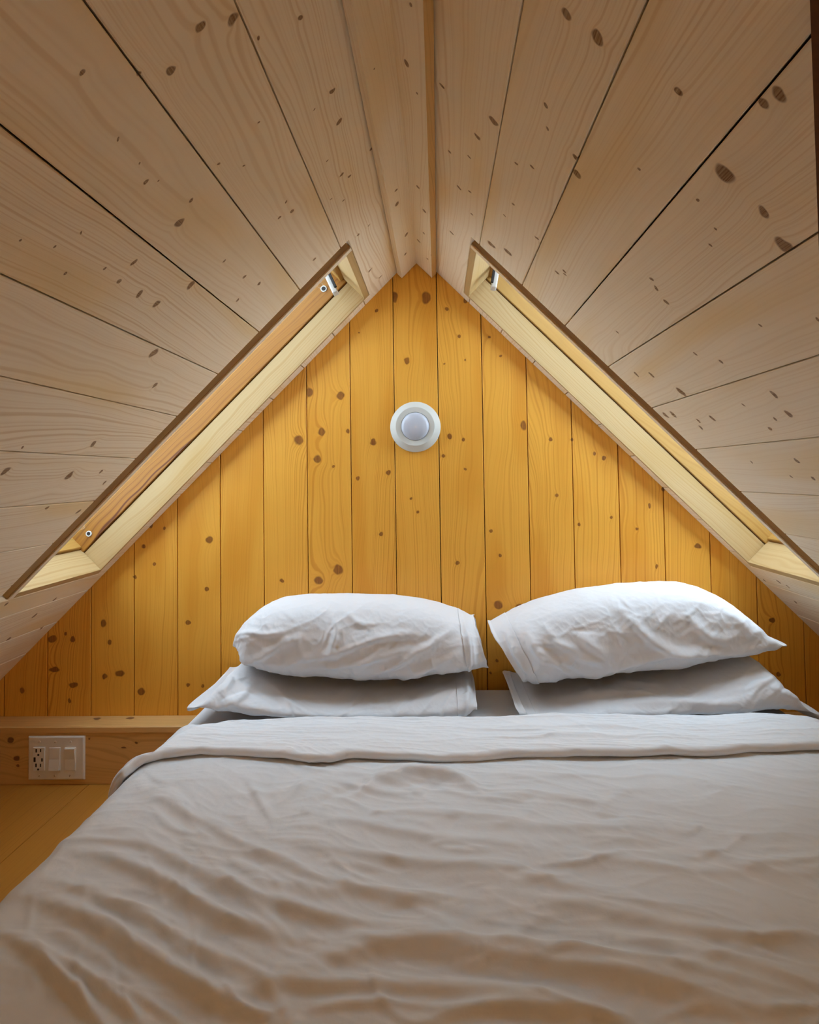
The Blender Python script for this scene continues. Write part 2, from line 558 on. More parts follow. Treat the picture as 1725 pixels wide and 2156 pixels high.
WALL_KNOTS = [  # pixel, radius in pixels (along, across)
    (897, 627, 13, 9), (831, 625, 11, 6), (793, 654, 3, 3), (756, 701, 2, 2), (857, 760, 7, 6), (942, 651, 4, 4), (980, 633, 6, 5), (968, 708, 3, 3),
    (1030, 709, 3, 3), (935, 767, 2, 2), (979, 758, 2, 2), (1055, 749, 3, 3), (651, 825, 10, 7), (717, 833, 8, 8), (629, 927, 9, 9), (677, 910, 9, 7),
    (668, 966, 8, 7), (733, 908, 5, 4), (786, 931, 7, 6), (947, 919, 6, 4), (976, 925, 4, 3), (934, 960, 4, 4), (980, 987, 3, 3), (1103, 896, 9, 6),
    (1160, 925, 4, 4), (753, 1008, 4, 4), (818, 995, 5, 5), (702, 982, 3, 3), (802, 1125, 4, 4), (441, 1137, 7, 7), (436, 1240, 4, 4), (397, 1311, 5, 5),
    (712, 1199, 10, 9), (670, 1222, 8, 9), (594, 1222, 4, 4), (965, 1185, 4, 4), (1034, 1118, 4, 4), (1054, 1170, 3, 3), (1172, 1043, 4, 4), (1220, 1104, 3, 3),
    (1287, 1090, 3, 3), (1343, 1114, 3, 3), (1384, 1193, 4, 3), (1470, 1150, 5, 7), (1368, 1065, 4, 3), (1049, 1274, 8, 9), (1094, 1279, 7, 9), (1272, 965, 4, 4),
    (218, 1312, 9, 5), (232, 1352, 5, 4), (253, 1418, 6, 10), (221, 1424, 5, 5), (298, 1456, 7, 8), (115, 1410, 5, 11), (155, 1442, 5, 9), (146, 1475, 4, 3),
    (153, 1346, 5, 5), (110, 1345, 6, 9), (47, 1453, 6, 4), (138, 1335, 4, 3), (318, 1108, 4, 4), (325, 1188, 4, 3), (284, 1215, 3, 4), (302, 1150, 4, 4),
    (346, 1112, 4, 3), (426, 1443, 4, 3), (396, 1443, 3, 3), (1626, 1305, 4, 6), (866, 1050, 3, 3), (880, 1078, 3, 3), (1205, 925, 4, 3), (1252, 955, 4, 3),
    (1398, 1030, 5, 4), (1033, 1416, 3, 3), (1078, 1426, 4, 3), (1046, 1392, 3, 3), (1010, 1480, 3, 3), (885, 1290, 3, 3), (1640, 1420, 4, 4)]
wseam = [-1.0159, -0.8819, -0.7474, -0.6141, -0.4799, -0.3445, -0.2094, -0.0744, 0.0605, 0.1957, 0.3309, 0.4652, 0.6031, 0.7366]
PW = 0.1349
while wseam[0] > -1.55: wseam.insert(0, wseam[0] - PW)
while wseam[-1] < 1.55: wseam.append(wseam[-1] + PW)
GAP = 0.0012
for i in range(len(wseam) - 1):
    xa, xb = max(wseam[i] + GAP, -HR), min(wseam[i + 1] - GAP, HR)
    if xb - xa < 0.01: continue
    pts = [(0.0, xa), (0.0, xb)]
    top = lambda x: max(HR - abs(x) + 0.012, 0.0)
    pts.append((top(xb), xb))
    if xa < 0 < xb: pts.append((top(0), 0.0))
    pts.append((top(xa), xa))
    xc, zc = (xa + xb) / 2, top((xa + xb) / 2) / 2
    poly = [(z - zc, -(x - xc)) for z, x in pts]
    ks = []
    for (u, v, ra, rb) in WALL_KNOTS:
        q = on_y(u, v, YW)
        if wseam[i] - 0.004 <= q[0] < wseam[i + 1] + 0.004:
            ks.append((q[2] - zc, -(q[0] - xc), ra * 0.00135, rb * 0.00135, 1))
    mat = pine('pine_wall_board', 'wall', ks, seed=i * 3.7 + 1.3) if -1.3 < xc < 1.2 else MP['wall']
    bm_obj('plank', slab(poly, -TH), mat, wall_back, frame((xc, YW, zc), (0, 0, 1), (-1, 0, 0)))

# ---- roof slopes with skylight openings
OP = dict(s0=0.2000, s1=1.3700, y0=1.2430, y1=1.6200)       # hole in the boards
CEIL_KNOTS = {
    -1: [(175, 154, 8), (293, 155, 7), (360, 148, 11), (422, 55, 13), (490, 41, 15), (632, 38, 7), (543, 80, 4), (700, 190, 7), (714, 257, 8), (720, 368, 5),
         (736, 371, 5), (403, 420, 7), (378, 470, 11), (309, 381, 7), (333, 382, 3), (250, 294, 4), (294, 345, 3), (602, 428, 4), (588, 458, 5), (616, 445, 5),
         (545, 260, 3), (513, 349, 3), (460, 346, 3), (249, 592, 6), (45, 506, 4), (113, 520, 4), (170, 492, 4), (283, 552, 7), (220, 565, 5), (138, 577, 5),
         (293, 620, 8), (329, 640, 10), (400, 602, 11), (325, 742, 11), (325, 812, 7), (10, 993, 11), (145, 1002, 11), (213, 993, 5), (221, 1016, 5), (165, 1077, 6),
         (100, 1069, 5), (196, 935, 9), (47, 942, 5), (515, 583, 5), (545, 597, 5), (500, 632, 5), (470, 550, 4), (663, 230, 3), (690, 340, 3), (697, 420, 3),
         (754, 495, 4), (779, 570, 4), (801, 583, 4), (777, 475, 3), (722, 423, 3), (17, 1347, 7), (115, 1262, 5), (73, 1296, 6), (12, 1273, 5), (88, 1322, 5),
         (27, 1430, 5), (60, 1375, 4), (783, 312, 5), (663, 545, 4)],
    1: [(1192, 28, 12), (1258, 80, 17), (1149, 220, 6), (1152, 271, 4), (1005, 287, 9), (1040, 255, 11), (989, 330, 5), (947, 320, 4), (1087, 343, 5), (1121, 351, 5),
        (1210, 331, 7), (1216, 366, 10), (1429, 192, 10), (1344, 354, 4), (1527, 365, 22), (1608, 447, 14), (1650, 515, 19), (1468, 422, 4), (1506, 484, 4), (1495, 517, 4),
        (1373, 587, 6), (1383, 607, 5), (1404, 635, 8), (1173, 573, 6), (1187, 570, 5), (1189, 578, 4), (1035, 515, 9), (1070, 531, 9), (1130, 500, 5), (1600, 685, 5),
        (1722, 672, 6), (1340, 788, 6), (1372, 790, 6), (1466, 745, 4), (1434, 825, 11), (1519, 763, 5), (1417, 872, 8), (1402, 874, 7), (1500, 880, 8), (1471, 887, 5),
        (1475, 900, 5), (1630, 830, 9), (1660, 870, 9), (1566, 852, 4), (1632, 882, 5), (1622, 903, 5), (1678, 970, 6), (1714, 1007, 6), (1666, 1004, 4), (1582, 973, 3),
        (967, 395, 5), (990, 405, 4), (993, 450, 4), (951, 490, 5), (1640, 200, 18), (1610, 215, 12), (1080, 430, 4), (1063, 455, 3), (1300, 700, 4), (930, 180, 7),
        (1640, 1225, 5), (1660, 1235, 4), (1676, 1268, 4), (1610, 1222, 4)]}
SE = [0.2255 + 0.1357 * k for k in range(-1, 15)]
ceilings = {}
for side in (-1, 1):
    t = out_sign(side)
    z0 = t * TH
    # backing deck with the hole, as one concave ring of four slabs in one mesh
    bm = bmesh.new()

    def deck(a0, a1, b0, b1):
        boxm(bm, a0, a1, b0, b1, min(z0, z0 + t * 0.03), max(z0, z0 + t * 0.03))
    deck(YB - 0.1, YW + 0.08, -0.02, OP['s0'] - 0.03)
    deck(YB - 0.1, YW + 0.08, OP['s1'] + 0.03, SMAX + 0.05)
    deck(YB - 0.1, OP['y0'] - 0.03, OP['s0'] - 0.03, OP['s1'] + 0.03)
    deck(OP['y1'] + 0.008, YW + 0.08, OP['s0'] - 0.03, OP['s1'] + 0.03)
    ce = bm_obj('ceiling', bm, M_BACK, None, slope_M(side, 0, 0))
    tag(ce, kind='structure')
    ceilings[side] = ce
    kn = [(*on_slope(u, v, side), r * 0.75) for (u, v, r) in CEIL_KNOTS[side]]
    for i in range(len(SE) - 1):
        a, b = SE[i] + GAP, SE[i + 1] - GAP
        if i == 0: a = 0.0275
        b = min(b, SMAX - 0.005)
        sc_, ya, yb = (a + b) / 2, YB, YW
        yc = 0.6
        M = slope_M(side, sc_, yc)
        ks = []
        for (s, y, r) in kn:
            if a - 0.004 <= s < b + 0.004:
                rr = r * y / F
                ks.append((y - yc, s - sc_, rr * 0.85, rr * 1.35, 1))
        mat = pine('pine_ceiling_board', 'ceil', ks, seed=i * 2.9 + side * 17 + 40) if ks else MP['ceil']
        y0, y1 = OP['y0'], OP['y1'] + 0.008
        rel = lambda pts: [(y - yc, s - sc_) for y, s in pts]
        if b <= OP['s0'] or a >= OP['s1']:
            bm_obj('plank', slab(rel([(ya, a), (yb, a), (yb, b), (ya, b)]), z0), mat, ce, M)
        elif a >= OP['s0'] and b <= OP['s1']:
            bm_obj('plank', slab(rel([(ya, a), (y0, a), (y0, b), (ya, b)]), z0), mat, ce, M)
            bm_obj('plank', slab(rel([(y1, a), (yb, a), (yb, b), (y1, b)]), z0), MP['ceil'], ce, M)
        elif a < OP['s0']:
            bm_obj('plank', slab(rel([(ya, a), (yb, a), (yb, b), (y1, b), (y1, OP['s0']), (y0, OP['s0']), (y0, b), (ya, b)]), z0), mat, ce, M)
        else:
            bm_obj('plank', slab(rel([(ya, b), (ya, a), (y0, a), (y0, OP['s1']), (y1, OP['s1']), (y1, a), (yb, a), (yb, b)]), z0), mat, ce, M)

# ---- ridge trim: two boards meeting under the ridge
RIDGE_KNOTS = {-1: [(763, 172, 4), (836, 430, 7), (795, 375, 8), (857, 493, 6), (854, 535, 4), (835, 400, 4), (788, 145, 3)],
               1: [(855, 133, 9), (877, 195, 4), (880, 393, 6), (893, 443, 6), (892, 490, 4), (882, 508, 5), (873, 515, 4), (910, 540, 5), (915, 380, 6), (864, 8, 5), (900, 545, 4)]}
ridge = empty('trim_1', (0, YW, HR), 'structure')
for side, wdt in ((-1, 0.088), (1, 0.090)):
    t = out_sign(side)
    d0 = 0.0235                                   # face of this trim hangs below the ceiling boards
    yc = 0.6
    M = slope_M(side, 0.0, yc) @ Matrix.Translation((0, 0, -t * d0))
    ks = []
    for (u, v, r) in RIDGE_KNOTS[side]:
        d = ray(u, v)
        hh = HR - d0 * R2
        tt = (hh - CAM[2] - side * CAM[0]) / (d[2] + side * d[0])
        p = CAM + d * tt
        s = (abs(p[0]) * R2 + d0) if p[0] * side > 0 else None
        if s is not None: ks.append((p[1] - yc, s, r * 0.75 * p[1] / F * 1.1, r * 0.75 * p[1] / F, 1))
    a0 = 0.0233
    bo = bm_obj('board', slab([(YB - yc, a0), (YW - 0.002 - yc, a0), (YW - 0.002 - yc, wdt), (YB - yc, wdt)], t * 0.019, 0),
           pine('pine_ridge_board', 'ceil', ks, seed=90 + side * 4.4), ridge, M)
    if side > 0:                                  # amber edge of the nearer board
        bo.data.materials.append(MP['ledge'])
        for pl in bo.data.polygons:
            if pl.normal.y > 0.9: pl.material_index = 1

# ---- skylights
for side in (-1, 1):
    t = out_sign(side)
    wn = empty('window_%d' % (1 if side < 0 else 2), (side * 0.78 / R2, 1.45, HR - 0.78 / R2), 'structure')
    M = slope_M(side, 0, 0)

    def sbox(name, a0, a1, s0, s1, h0, h1, m, bevel=0.0008, parent=None):
        zz = sorted((t * h0, t * h1))
        return box(name, a0, a1, s0, s1, zz[0], zz[1], m, parent or wn, M, bevel)
    s0i, s1i = 0.2205, 1.350
    ny0, ny1 = 1.2840, 1.2985
    H1 = 0.100
    # lining boards of the shaft
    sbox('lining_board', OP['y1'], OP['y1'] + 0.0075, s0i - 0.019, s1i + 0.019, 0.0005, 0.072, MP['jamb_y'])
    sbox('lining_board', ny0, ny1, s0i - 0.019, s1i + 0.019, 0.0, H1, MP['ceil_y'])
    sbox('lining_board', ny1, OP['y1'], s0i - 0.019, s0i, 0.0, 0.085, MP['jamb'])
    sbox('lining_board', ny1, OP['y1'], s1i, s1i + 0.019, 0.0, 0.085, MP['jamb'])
    sbox('slot_shade_face', ny0 - 0.004, ny0 - 0.0002, s0i - 0.019, s1i + 0.019, 0.003, 0.058, MP['slot_shade_y'])  # amber board, its tone deepened to hold the recess shade
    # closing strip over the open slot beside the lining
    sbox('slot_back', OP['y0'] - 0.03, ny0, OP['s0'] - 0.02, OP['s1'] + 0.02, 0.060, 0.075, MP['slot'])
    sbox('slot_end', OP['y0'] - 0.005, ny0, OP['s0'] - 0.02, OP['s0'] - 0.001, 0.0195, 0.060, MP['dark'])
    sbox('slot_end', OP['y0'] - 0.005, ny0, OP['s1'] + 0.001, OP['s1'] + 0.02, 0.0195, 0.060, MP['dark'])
    # window frame above the lining
    fm = pine('pine_frame_far', 'frame_red' if side < 0 else 'frame', axis='YX', seed=5.1 + side)
    f1 = sbox('frame_rail', OP['y1'] - 0.004, OP['y1'] + 0.035, s0i - 0.03, s1i + 0.03, 0.075, 0.130, fm, 0.002)
    sbox('frame_rail', ny1 - 0.02, ny1 + 0.012, s0i - 0.03, s1i + 0.03, 0.1005, 0.130, MP['frame'], 0.002)
    sbox('frame_rail', ny1 - 0.02, OP['y1'] + 0.035, s0i - 0.03, s0i + 0.012, 0.087, 0.130, MP['frame'], 0.002)
    sbox('frame_rail', ny1 - 0.02, OP['y1'] + 0.035, s1i - 0.008, s1i + 0.035, 0.088, 0.130, MP['frame'], 0.002)
    sbox('pane', ny1 - 0.01, OP['y1'] + 0.01, s0i, s1i, 0.116, 0.120, M_GLASS, 0)
    # unseen metal baffle added round the pane to cut oblique sky light
    for (a0, a1, q0, q1) in ((ny1 - 0.045, ny1 - 0.008, s0i - 0.05, s1i + 0.055), (OP['y1'] + 0.008, OP['y1'] + 0.045, s0i - 0.05, s1i + 0.055),
                             (ny1 - 0.008, OP['y1'] + 0.008, s0i - 0.05, s0i), (ny1 - 0.008, OP['y1'] + 0.008, s1i, s1i + 0.055)):
        sbox('baffle_curb', a0, a1, q0, q1, 0.1305, 0.250, M_BAFFLE)
    # pull bar hanging near the top
    ends = ((683, 566), (708, 619)) if side < 0 else ((1047, 560), (1039, 609))
    pa, pb = Vector(on_y(*ends[0], 1.55)), Vector(on_y(*ends[1], 1.535))
    pa = pb + (pa - pb) * 1.5
    ax = (pb - pa).normalized()
    rgt = ax.cross(Vector((0, 1, 0))).normalized()
    Mb = frame((pa + pb) / 2, ax, rgt)
    Lh = (pb - pa).length / 2
    bar = bmesh.new()
    boxm(bar, -Lh, Lh, -0.008, 0.008, -0.010, 0.012, 0.004, 3)
    bo = bm_obj('pull_bar', bar, M_GREY, wn, Mb, True)
    boxm_b = bmesh.new()
    boxm(boxm_b, -Lh, Lh - 0.012, 0.007 * -side - 0.004, 0.007 * -side + 0.004, 0.009, 0.016, 0.001)
    bo2 = link('bar_back', bpy.data.meshes.new('bar_back'), M_BLACK, bo, Mb)
    boxm_b.to_mesh(bo2.data); boxm_b.free()
    if side < 0:
        for (u, v, r) in ((682, 608, 0.0095), (187, 1124, 0.0085)):
            c = on_y(u, v, OP['y1'] - 0.005)
            Mc = frame(c, (1, 0, 0), (0, 0, 1))
            cap = bm_obj('screw_cap', lathe([(r * 0.66, -0.004), (r * 0.66, 0.0015), (r, 0.0015), (r * 1.04, -0.001)], 32), M_GREY, wn, Mc, True)
            bm_obj('screw_hole', lathe([(0, 0.0005), (r * 0.66, 0.0005)], 32), M_BLACK, cap, Mc)

# ---- floor
floor = box('floor', -1.7, 1.7, YB - 0.1, YW + 0.08, -0.08, -0.018, M_BACK, bevel=0)
tag(floor, kind='structure')
x = -1.56
xs = [on_y(55, 1653, 1.597)[0], on_y(188, 1655, 1.597)[0]]
fw = xs[1] - xs[0]
x = xs[0] - 3 * fw
while x < 1.5:
    if x + fw > -HR and x < HR:
        a, b = max(x + 0.0006, -HR), min(x + fw - 0.0006, HR)
        xc = (a + b) / 2
        bm_obj('plank', slab([(YB - 0.2, a - xc), (1.60 - 0.2, a - xc), (1.60 - 0.2, b - xc), (YB - 0.2, b - xc)], 0.018, 0.0005), MP['floor'], floor,
               frame((xc, 0.2, 0), (0, 1, 0), (1, 0, 0)))
    x += fw

# ---- gable behind the camera
wall_front = bm_obj('wall_front', slab([(0, -1.75), (0, 1.75), (HR + 0.17 - 1.75, 1.75), (HR + 0.17, 0.0), (HR + 0.17 - 1.75, -1.75)], -0.05, 0),
                    MP['ceil'], None, frame((0, YB, 0), (0, 0, 1), (1, 0, 0)))
tag(wall_front, kind='structure')

# warm fill globe added on the unseen gable behind the camera
gz = 1.12
globe = empty('fill_globe', (0, YB, gz))
tag(globe, 'added warm fill globe on the gable wall opposite the bed', 'lamp')
Mg = frame((0, YB, gz), (-1, 0, 0), (0, 0, 1))
bm_obj('back_plate', lathe([(0.055, 0.0), (0.055, 0.012), (0.048, 0.016), (0.0, 0.016)], 48), M_LAMP, globe, Mg, True)
bm_obj('stem', lathe([(0.012, 0.015), (0.012, 0.05), (0.0, 0.05)], 24), M_LAMP, globe, Mg, True)
mgw, ntg, bsg = new_mat('fill_glow_glass')
bsg.inputs['Base Color'].default_value = (0.8, 0.75, 0.65, 1)
bsg.inputs['Emission Color'].default_value = (1.0, 0.68, 0.37, 1)
bsg.inputs['Emission Strength'].default_value = 15.0
bm_obj('globe', lathe([(max(0.11 * math.sin(a), 0.0), 0.155 - 0.11 * math.cos(a)) for a in np.linspace(0, math.pi, 24)], 48), mgw, globe, Mg, True)

# ---- low ledge under the gable wall
zl = 0.885 - 0.717
ledge = empty('trim_2', (0, 1.60, 0), 'structure')
LK = [(q[0] - 0.0, 1.63 - q[1], 0.010, 0.007, 1) for q in (on_z(205, 1513, zl), on_z(275, 1512, zl))]
Mt = frame((0, 1.63, zl), (1, 0, 0), (0, -1, 0))
bm_obj('ledge_board', slab([(-1.42, -0.0375), (1.42, -0.0375), (1.42, 0.037), (-1.42, 0.037)], 0.0175, 0.003),
       pine('pine_ledge_top', 'ledge', LK, seed=3.3), ledge, Mt)
FK = []
for (u, v, ra, rb) in ((22, 1558, 6, 5), (35, 1596, 6, 4), (38, 1613, 3, 3), (188, 1556, 2, 2), (287, 1564, 2, 2), (283, 1605, 5, 5), (260, 1575, 5, 2)):
    q = on_y(u, v, 1.597)
    FK.append((q[0], q[2] - 0.075, ra * 0.0014, rb * 0.0014, 1))
bm_obj('face_board', slab([(-1.53, -0.075), (1.53, -0.075), (1.53, zl - 0.0178 - 0.075), (-1.53, zl - 0.0178 - 0.075)], -0.018, 0.001),
       pine('pine_ledge_face', 'ledge', FK, seed=7.7), ledge, frame((0, 1.597, 0.075), (1, 0, 0), (0, 0, 1)))

# ---- dark board hanging from the ceiling right beside the camera
hx = on_y(1713, 200, 0.385)[0]
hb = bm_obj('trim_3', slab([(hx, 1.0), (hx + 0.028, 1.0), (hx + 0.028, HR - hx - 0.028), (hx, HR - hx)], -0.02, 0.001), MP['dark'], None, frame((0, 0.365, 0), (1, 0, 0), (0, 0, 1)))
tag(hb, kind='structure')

# ------------------------------------------------------------------ lamp on the gable wall
lx, _, lz = on_y(875, 899, YW)
lamp = empty('disc_lamp', (lx, YW, lz))
tag(lamp, 'round white disc lamp with frosted lens on the amber plank wall', 'lamp')
Ml = frame((lx, YW, lz), (1, 0, 0), (0, 0, 1))
bm_obj('housing', lathe([(0.0765, 0.0), (0.0772, 0.002), (0.0768, 0.0045), (0.0600, 0.0215), (0.0585, 0.0225), (0.0435, 0.0215), (0.0430, 0.019), (0.0, 0.019)], 96, (2, 3, 4, 5)), M_LAMP, lamp, Ml, True)
lens = bm_obj('lens', lathe([(0.0425, 0.0195)] + [(0.0425 * math.cos(a), 0.0195 + 0.017 * math.sin(a)) for a in np.linspace(0.1, math.pi / 2 - 0.001, 14)] + [(0, 0.0365)], 96), M_LENS, lamp, Ml, True)
lens['label'] = 'frosted domed lens'

# ------------------------------------------------------------------ wall plate with outlet and switches
yp = 1.597
c0, c1 = on_y(62, 1549, yp), on_y(180, 1640, yp)
px0, px1, pz1, pz0 = c0[0], c1[0], c0[2], c1[2]
plate = empty('wall_plate', ((px0 + px1) / 2, yp, pz0))
tag(plate, 'white three-gang wall plate with an outlet and two rocker switches on the ledge face', 'wall plate')


def fbox(name, u0, v0, u1, v1, y0, y1, m, parent, bevel=0.0008, seg=2):
    a, b = on_y(u0, v0, yp), on_y(u1, v1, yp)
    return box(name, a[0], b[0], y0, y1, b[2], a[2], m, parent, None, bevel, seg)


bmp = boxm(bmesh.new(), px0, px1, yp - 0.006, yp - 0.0003, pz0, pz1)
fe = [e for e in bmp.edges if all(v.co.y < yp - 0.004 for v in e.verts)]
bmesh.ops.bevel(bmp, geom=fe, offset=0.0045, segments=3, affect='EDGES', profile=0.5)
bm_obj('plate', bmp, M_WHITE, plate)
outlet = fbox('outlet', 74, 1571, 98, 1620, yp - 0.0095, yp - 0.005, M_WHITE, plate)
for (u0, v0, u1, v1) in ((80.0, 1573.5, 82.8, 1581), (89.2, 1573.5, 91.6, 1580), (76, 1591, 80, 1601), (92, 1593, 94.8, 1600), (79.5, 1604, 82.5, 1611.5), (89, 1604.5, 91.5, 1611)):
    fbox('slot', u0, v0, u1, v1, yp - 0.0098, yp - 0.0092, M_BLACK, outlet, 0)
for (u, v) in ((85.7, 1586), (85.4, 1616.3)):
    c = on_y(u, v, yp)
    bm_obj('ground_hole', lathe([(0, 0.0004), (0.0030, 0.0004), (0.0030, 0)], 20), M_BLACK, outlet, frame((c[0], yp - 0.0095, c[2]), (1, 0, 0), (0, 0, 1)))
for k, (u0, u1) in enumerate(((107, 130.5), (139.5, 163))):
    fr_ = fbox('switch_frame', u0, 1571.5, u1, 1620, yp - 0.0075, yp - 0.005, M_WHITE, plate)
    a, b = on_y(u0 + 1.3, 1573, yp), on_y(u1 - 1.3, 1618.5, yp)
    zm = (a[2] + b[2]) / 2
    bm = bmesh.new()
    yt, ybm = (yp - 0.0080, yp - 0.0125) if k == 0 else (yp - 0.0125, yp - 0.0080)
    prof = [(a[2], yt), (zm, yp - 0.0088), (b[2], ybm)]
    vf = [[bm.verts.new((xx, y, z)) for z, y in prof] for xx in (a[0], b[0])]
    vb = [[bm.verts.new((xx, yp - 0.006, z)) for z, y in prof] for xx in (a[0], b[0])]
    for i in range(2):
        bm.faces.new((vf[0][i], vf[1][i], vf[1][i + 1], vf[0][i + 1]))
        bm.faces.new((vb[0][i], vb[1][i], vb[1][i + 1], vb[0][i + 1]))
        for q in range(2): bm.faces.new((vf[q][i], vf[q][i + 1], vb[q][i + 1], vb[q][i]))
    bm.faces.new((vf[0][0], vf[1][0], vb[1][0], vb[0][0])); bm.faces.new((vf[0][2], vf[1][2], vb[1][2], vb[0][2]))
    bm_obj('rocker', bm, M_WHITE, fr_)
for (u, v) in ((86.5, 1559.5), (119.5, 1560), (151.5, 1559.5), (86, 1631), (118.5, 1631), (150.5, 1631)):
    c = on_y(u, v, yp)
    Ms = frame((c[0], yp - 0.006, c[2]), (1, 0, 0), (0, 0, 1))
    s_ = bm_obj('screw', lathe([(0.0028, 0), (0.0026, 0.0007), (0, 0.0011)], 20), M_SCREW, plate, Ms, True)
    b2 = boxm(bmesh.new(), -0.0024, 0.0024, -0.0003, 0.0003, 0.0008, 0.00125)
    bm_obj('slot', b2, M_BLACK, s_, Ms @ Matrix.Rotation(0.9, 4, 'Z'))


# ------------------------------------------------------------------ bed
def grid_mesh(name, P, m, parent=None, closed_u=False, caps=False):
    nu, nv = P.shape[:2]
    idx = np.arange(nu * nv).reshape(nu, nv)
    a = idx[:-1, :-1]; b = idx[1:, :-1]; c = idx[1:, 1:]; d = idx[:-1, 1:]
    faces = [np.stack([a, b, c, d], -1).reshape(-1, 4)]
    if closed_u:       # wrap the second index
        faces.append(np.stack([idx[:-1, -1], idx[1:, -1], idx[1:, 0], idx[:-1, 0]], -1).reshape(-1, 4))
    Fq = np.concatenate(faces)
    V = P.reshape(-1, 3)
    me = bpy.data.meshes.new(name)
    me.vertices.add(len(V)); me.vertices.foreach_set('co', V.astype(np.float32).ravel())
    nf = len(Fq)
    extra = []
    if caps:
        extra = [list(idx[0]), list(idx[-1][::-1])]
    tot = nf * 4 + sum(len(e) for e in extra)
    me.loops.add(tot)
    li = np.concatenate([Fq.ravel()] + [np.array(e) for e in extra]) if extra else Fq.ravel()
    me.loops.foreach_set('vertex_index', li.astype(np.int32))
    me.polygons.add(nf + len(extra))
    starts = list(range(0, nf * 4, 4)); s = nf * 4
    for e in extra: starts.append(s); s += len(e)
    me.polygons.foreach_set('loop_start', np.array(starts, np.int32))
    me.polygons.foreach_set('use_smooth', np.ones(nf + len(extra), bool))
    me.update(calc_edges=True)
    me.validate()
    return link(name, me, m, parent)


def normals(P):
    du = np.gradient(P, axis=0); dv = np.gradient(P, axis=1)
    n = np.cross(du, dv)
    n /= np.linalg.norm(n, axis=-1, keepdims=True) + 1e-12
    return n


BX0, BX1, BY0, BY1 = -0.572, 0.920, -0.445, 1.588
ZM = 0.885 - 0.612               # mattress top
ZD = 0.885 - 0.582               # duvet top
bmm = boxm(bmesh.new(), BX0 - 0.016, BX1 + 0.012, BY0, BY1, 0.0, ZM, 0.022, 5)
mattress = bm_obj('mattress', bmm, M_SHEET, None, None, True)
tag(mattress, 'mattress on the floor in a white fitted sheet, under the duvet and pillows', 'mattress')


def bed_surface(xa, y, z_off, R=0.055, drop=0.22):
    """wraps arc-length coordinate xa over the two long sides of the bed"""
    cx = (BX0 + BX1) / 2
    hw = (BX1 - BX0) / 2 + 0.018 + z_off
    s = np.abs(xa)
    flat = hw - R
    arc = R * math.pi / 2
    th = np.clip((s - flat) / R, 0, math.pi / 2)
    xx = np.where(s < flat, s, flat + R * np.sin(th)) + np.clip(s - flat - arc, 0, 9) * 0.06
    zz = ZD + z_off - R * (1 - np.cos(th)) - np.clip(s - flat - arc, 0, 9)
    return np.stack([cx + np.sign(xa) * xx, y, zz], -1)


DUVET_FOLDS = [
    (0.016, 13, [(785, 1652), (830, 1640), (900, 1634), (960, 1640), (1010, 1668)]),
    (0.005, 10, [(700, 1640), (760, 1660), (830, 1672), (900, 1668)]),
    (0.005, 12, [(520, 1640), (548, 1690), (575, 1735)]),
    (0.005, 12, [(640, 1742), (720, 1722), (800, 1750), (900, 1768), (1050, 1775), (1160, 1792)]),
    (0.006, 14, [(600, 1770), (700, 1790), (800, 1812), (950, 1826), (1110, 1832)]),
    (0.004, 10, [(800, 1705), (900, 1720), (1000, 1715), (1080, 1725)]),
    (0.004, 12, [(1000, 1690), (1100, 1670), (1200, 1680), (1300, 1700)]),
    (0.010, 20, [(130, 1790), (200, 1800), (290, 1832), (400, 1900), (500, 1955), (620, 1985)]),
    (0.007, 16, [(300, 1660), (400, 1720), (500, 1775), (640, 1840), (780, 1885), (950, 1905)]),
    (0.008, 18, [(220, 1740), (340, 1800), (460, 1860), (600, 1915), (760, 1950), (900, 1965)]),
    (0.012, 24, [(20, 1880), (120, 1910), (200, 1955), (330, 2045), (480, 2125), (600, 2156)]),
    (0.009, 20, [(60, 1850), (180, 1880), (300, 1940), (420, 2010), (540, 2055)]),
    (0.015, 30, [(560, 2080), (660, 2035), (740, 2008), (830, 1992), (920, 1998), (1010, 2024), (1150, 2042), (1300, 2062), (1500, 2110), (1720, 2160)]),
    (0.008, 22, [(420, 2120), (540, 2086), (680, 2072), (850, 2088), (1060, 2102), (1250, 2110)]),
    (0.008, 22, [(880, 1988), (1100, 2008), (1350, 2035), (1600, 2080), (1740, 2110)]),
    (0.006, 20, [(1030, 1868), (1250, 1925), (1450, 1965), (1720, 1998)]),
    (0.006, 20, [(1180, 1965), (1400, 1995), (1600, 2050), (1730, 2080)]),
    (0.005, 18, [(950, 1840), (1150, 1860), (1350, 1905), (1500, 1940)]),
    (0.004, 14, [(1150, 1795), (1300, 1810), (1450, 1835), (1600, 1840)]),
    (0.004, 14, [(1050, 1735), (1200, 1745), (1350, 1740), (1480, 1750)]),
    (0.008, 18, [(-20, 1960), (60, 2000), (130, 2070), (200, 2150)]),
    (0.008, 16, [(60, 1985), (140, 2040), (220, 2100), (300, 2156)]),
    (0.006, 10, [(95, 1800), (150, 1768), (230, 1772), (310, 1790)]),
    (0.010, 20, [(900, 2156), (1000, 2130), (1150, 2135), (1300, 2150)]),
    (0.006, 14, [(640, 2130), (740, 2115), (860, 2125), (960, 2140)]),
]


def random_creases(n, seed, box, ang, length, amp, width):
    rg = random.Random(seed)
    out = []
    for _ in range(n):
        u0, v0 = rg.uniform(box[0], box[2]), rg.uniform(box[1], box[3])
        a = ang(u0, v0) + rg.gauss(0, 0.22)
        L = rg.uniform(*length)
        c = rg.gauss(0, 0.5)
        pts = []
        for k in (-0.5, -0.17, 0.17, 0.5):
            b = a + c * k
            pts.append((u0 + L * k * math.cos(b), v0 + L * k * math.sin(b)))
        out.append((rg.choice((1, 1, -0.6)) * rg.uniform(*amp), rg.uniform(*width), pts))
    return out


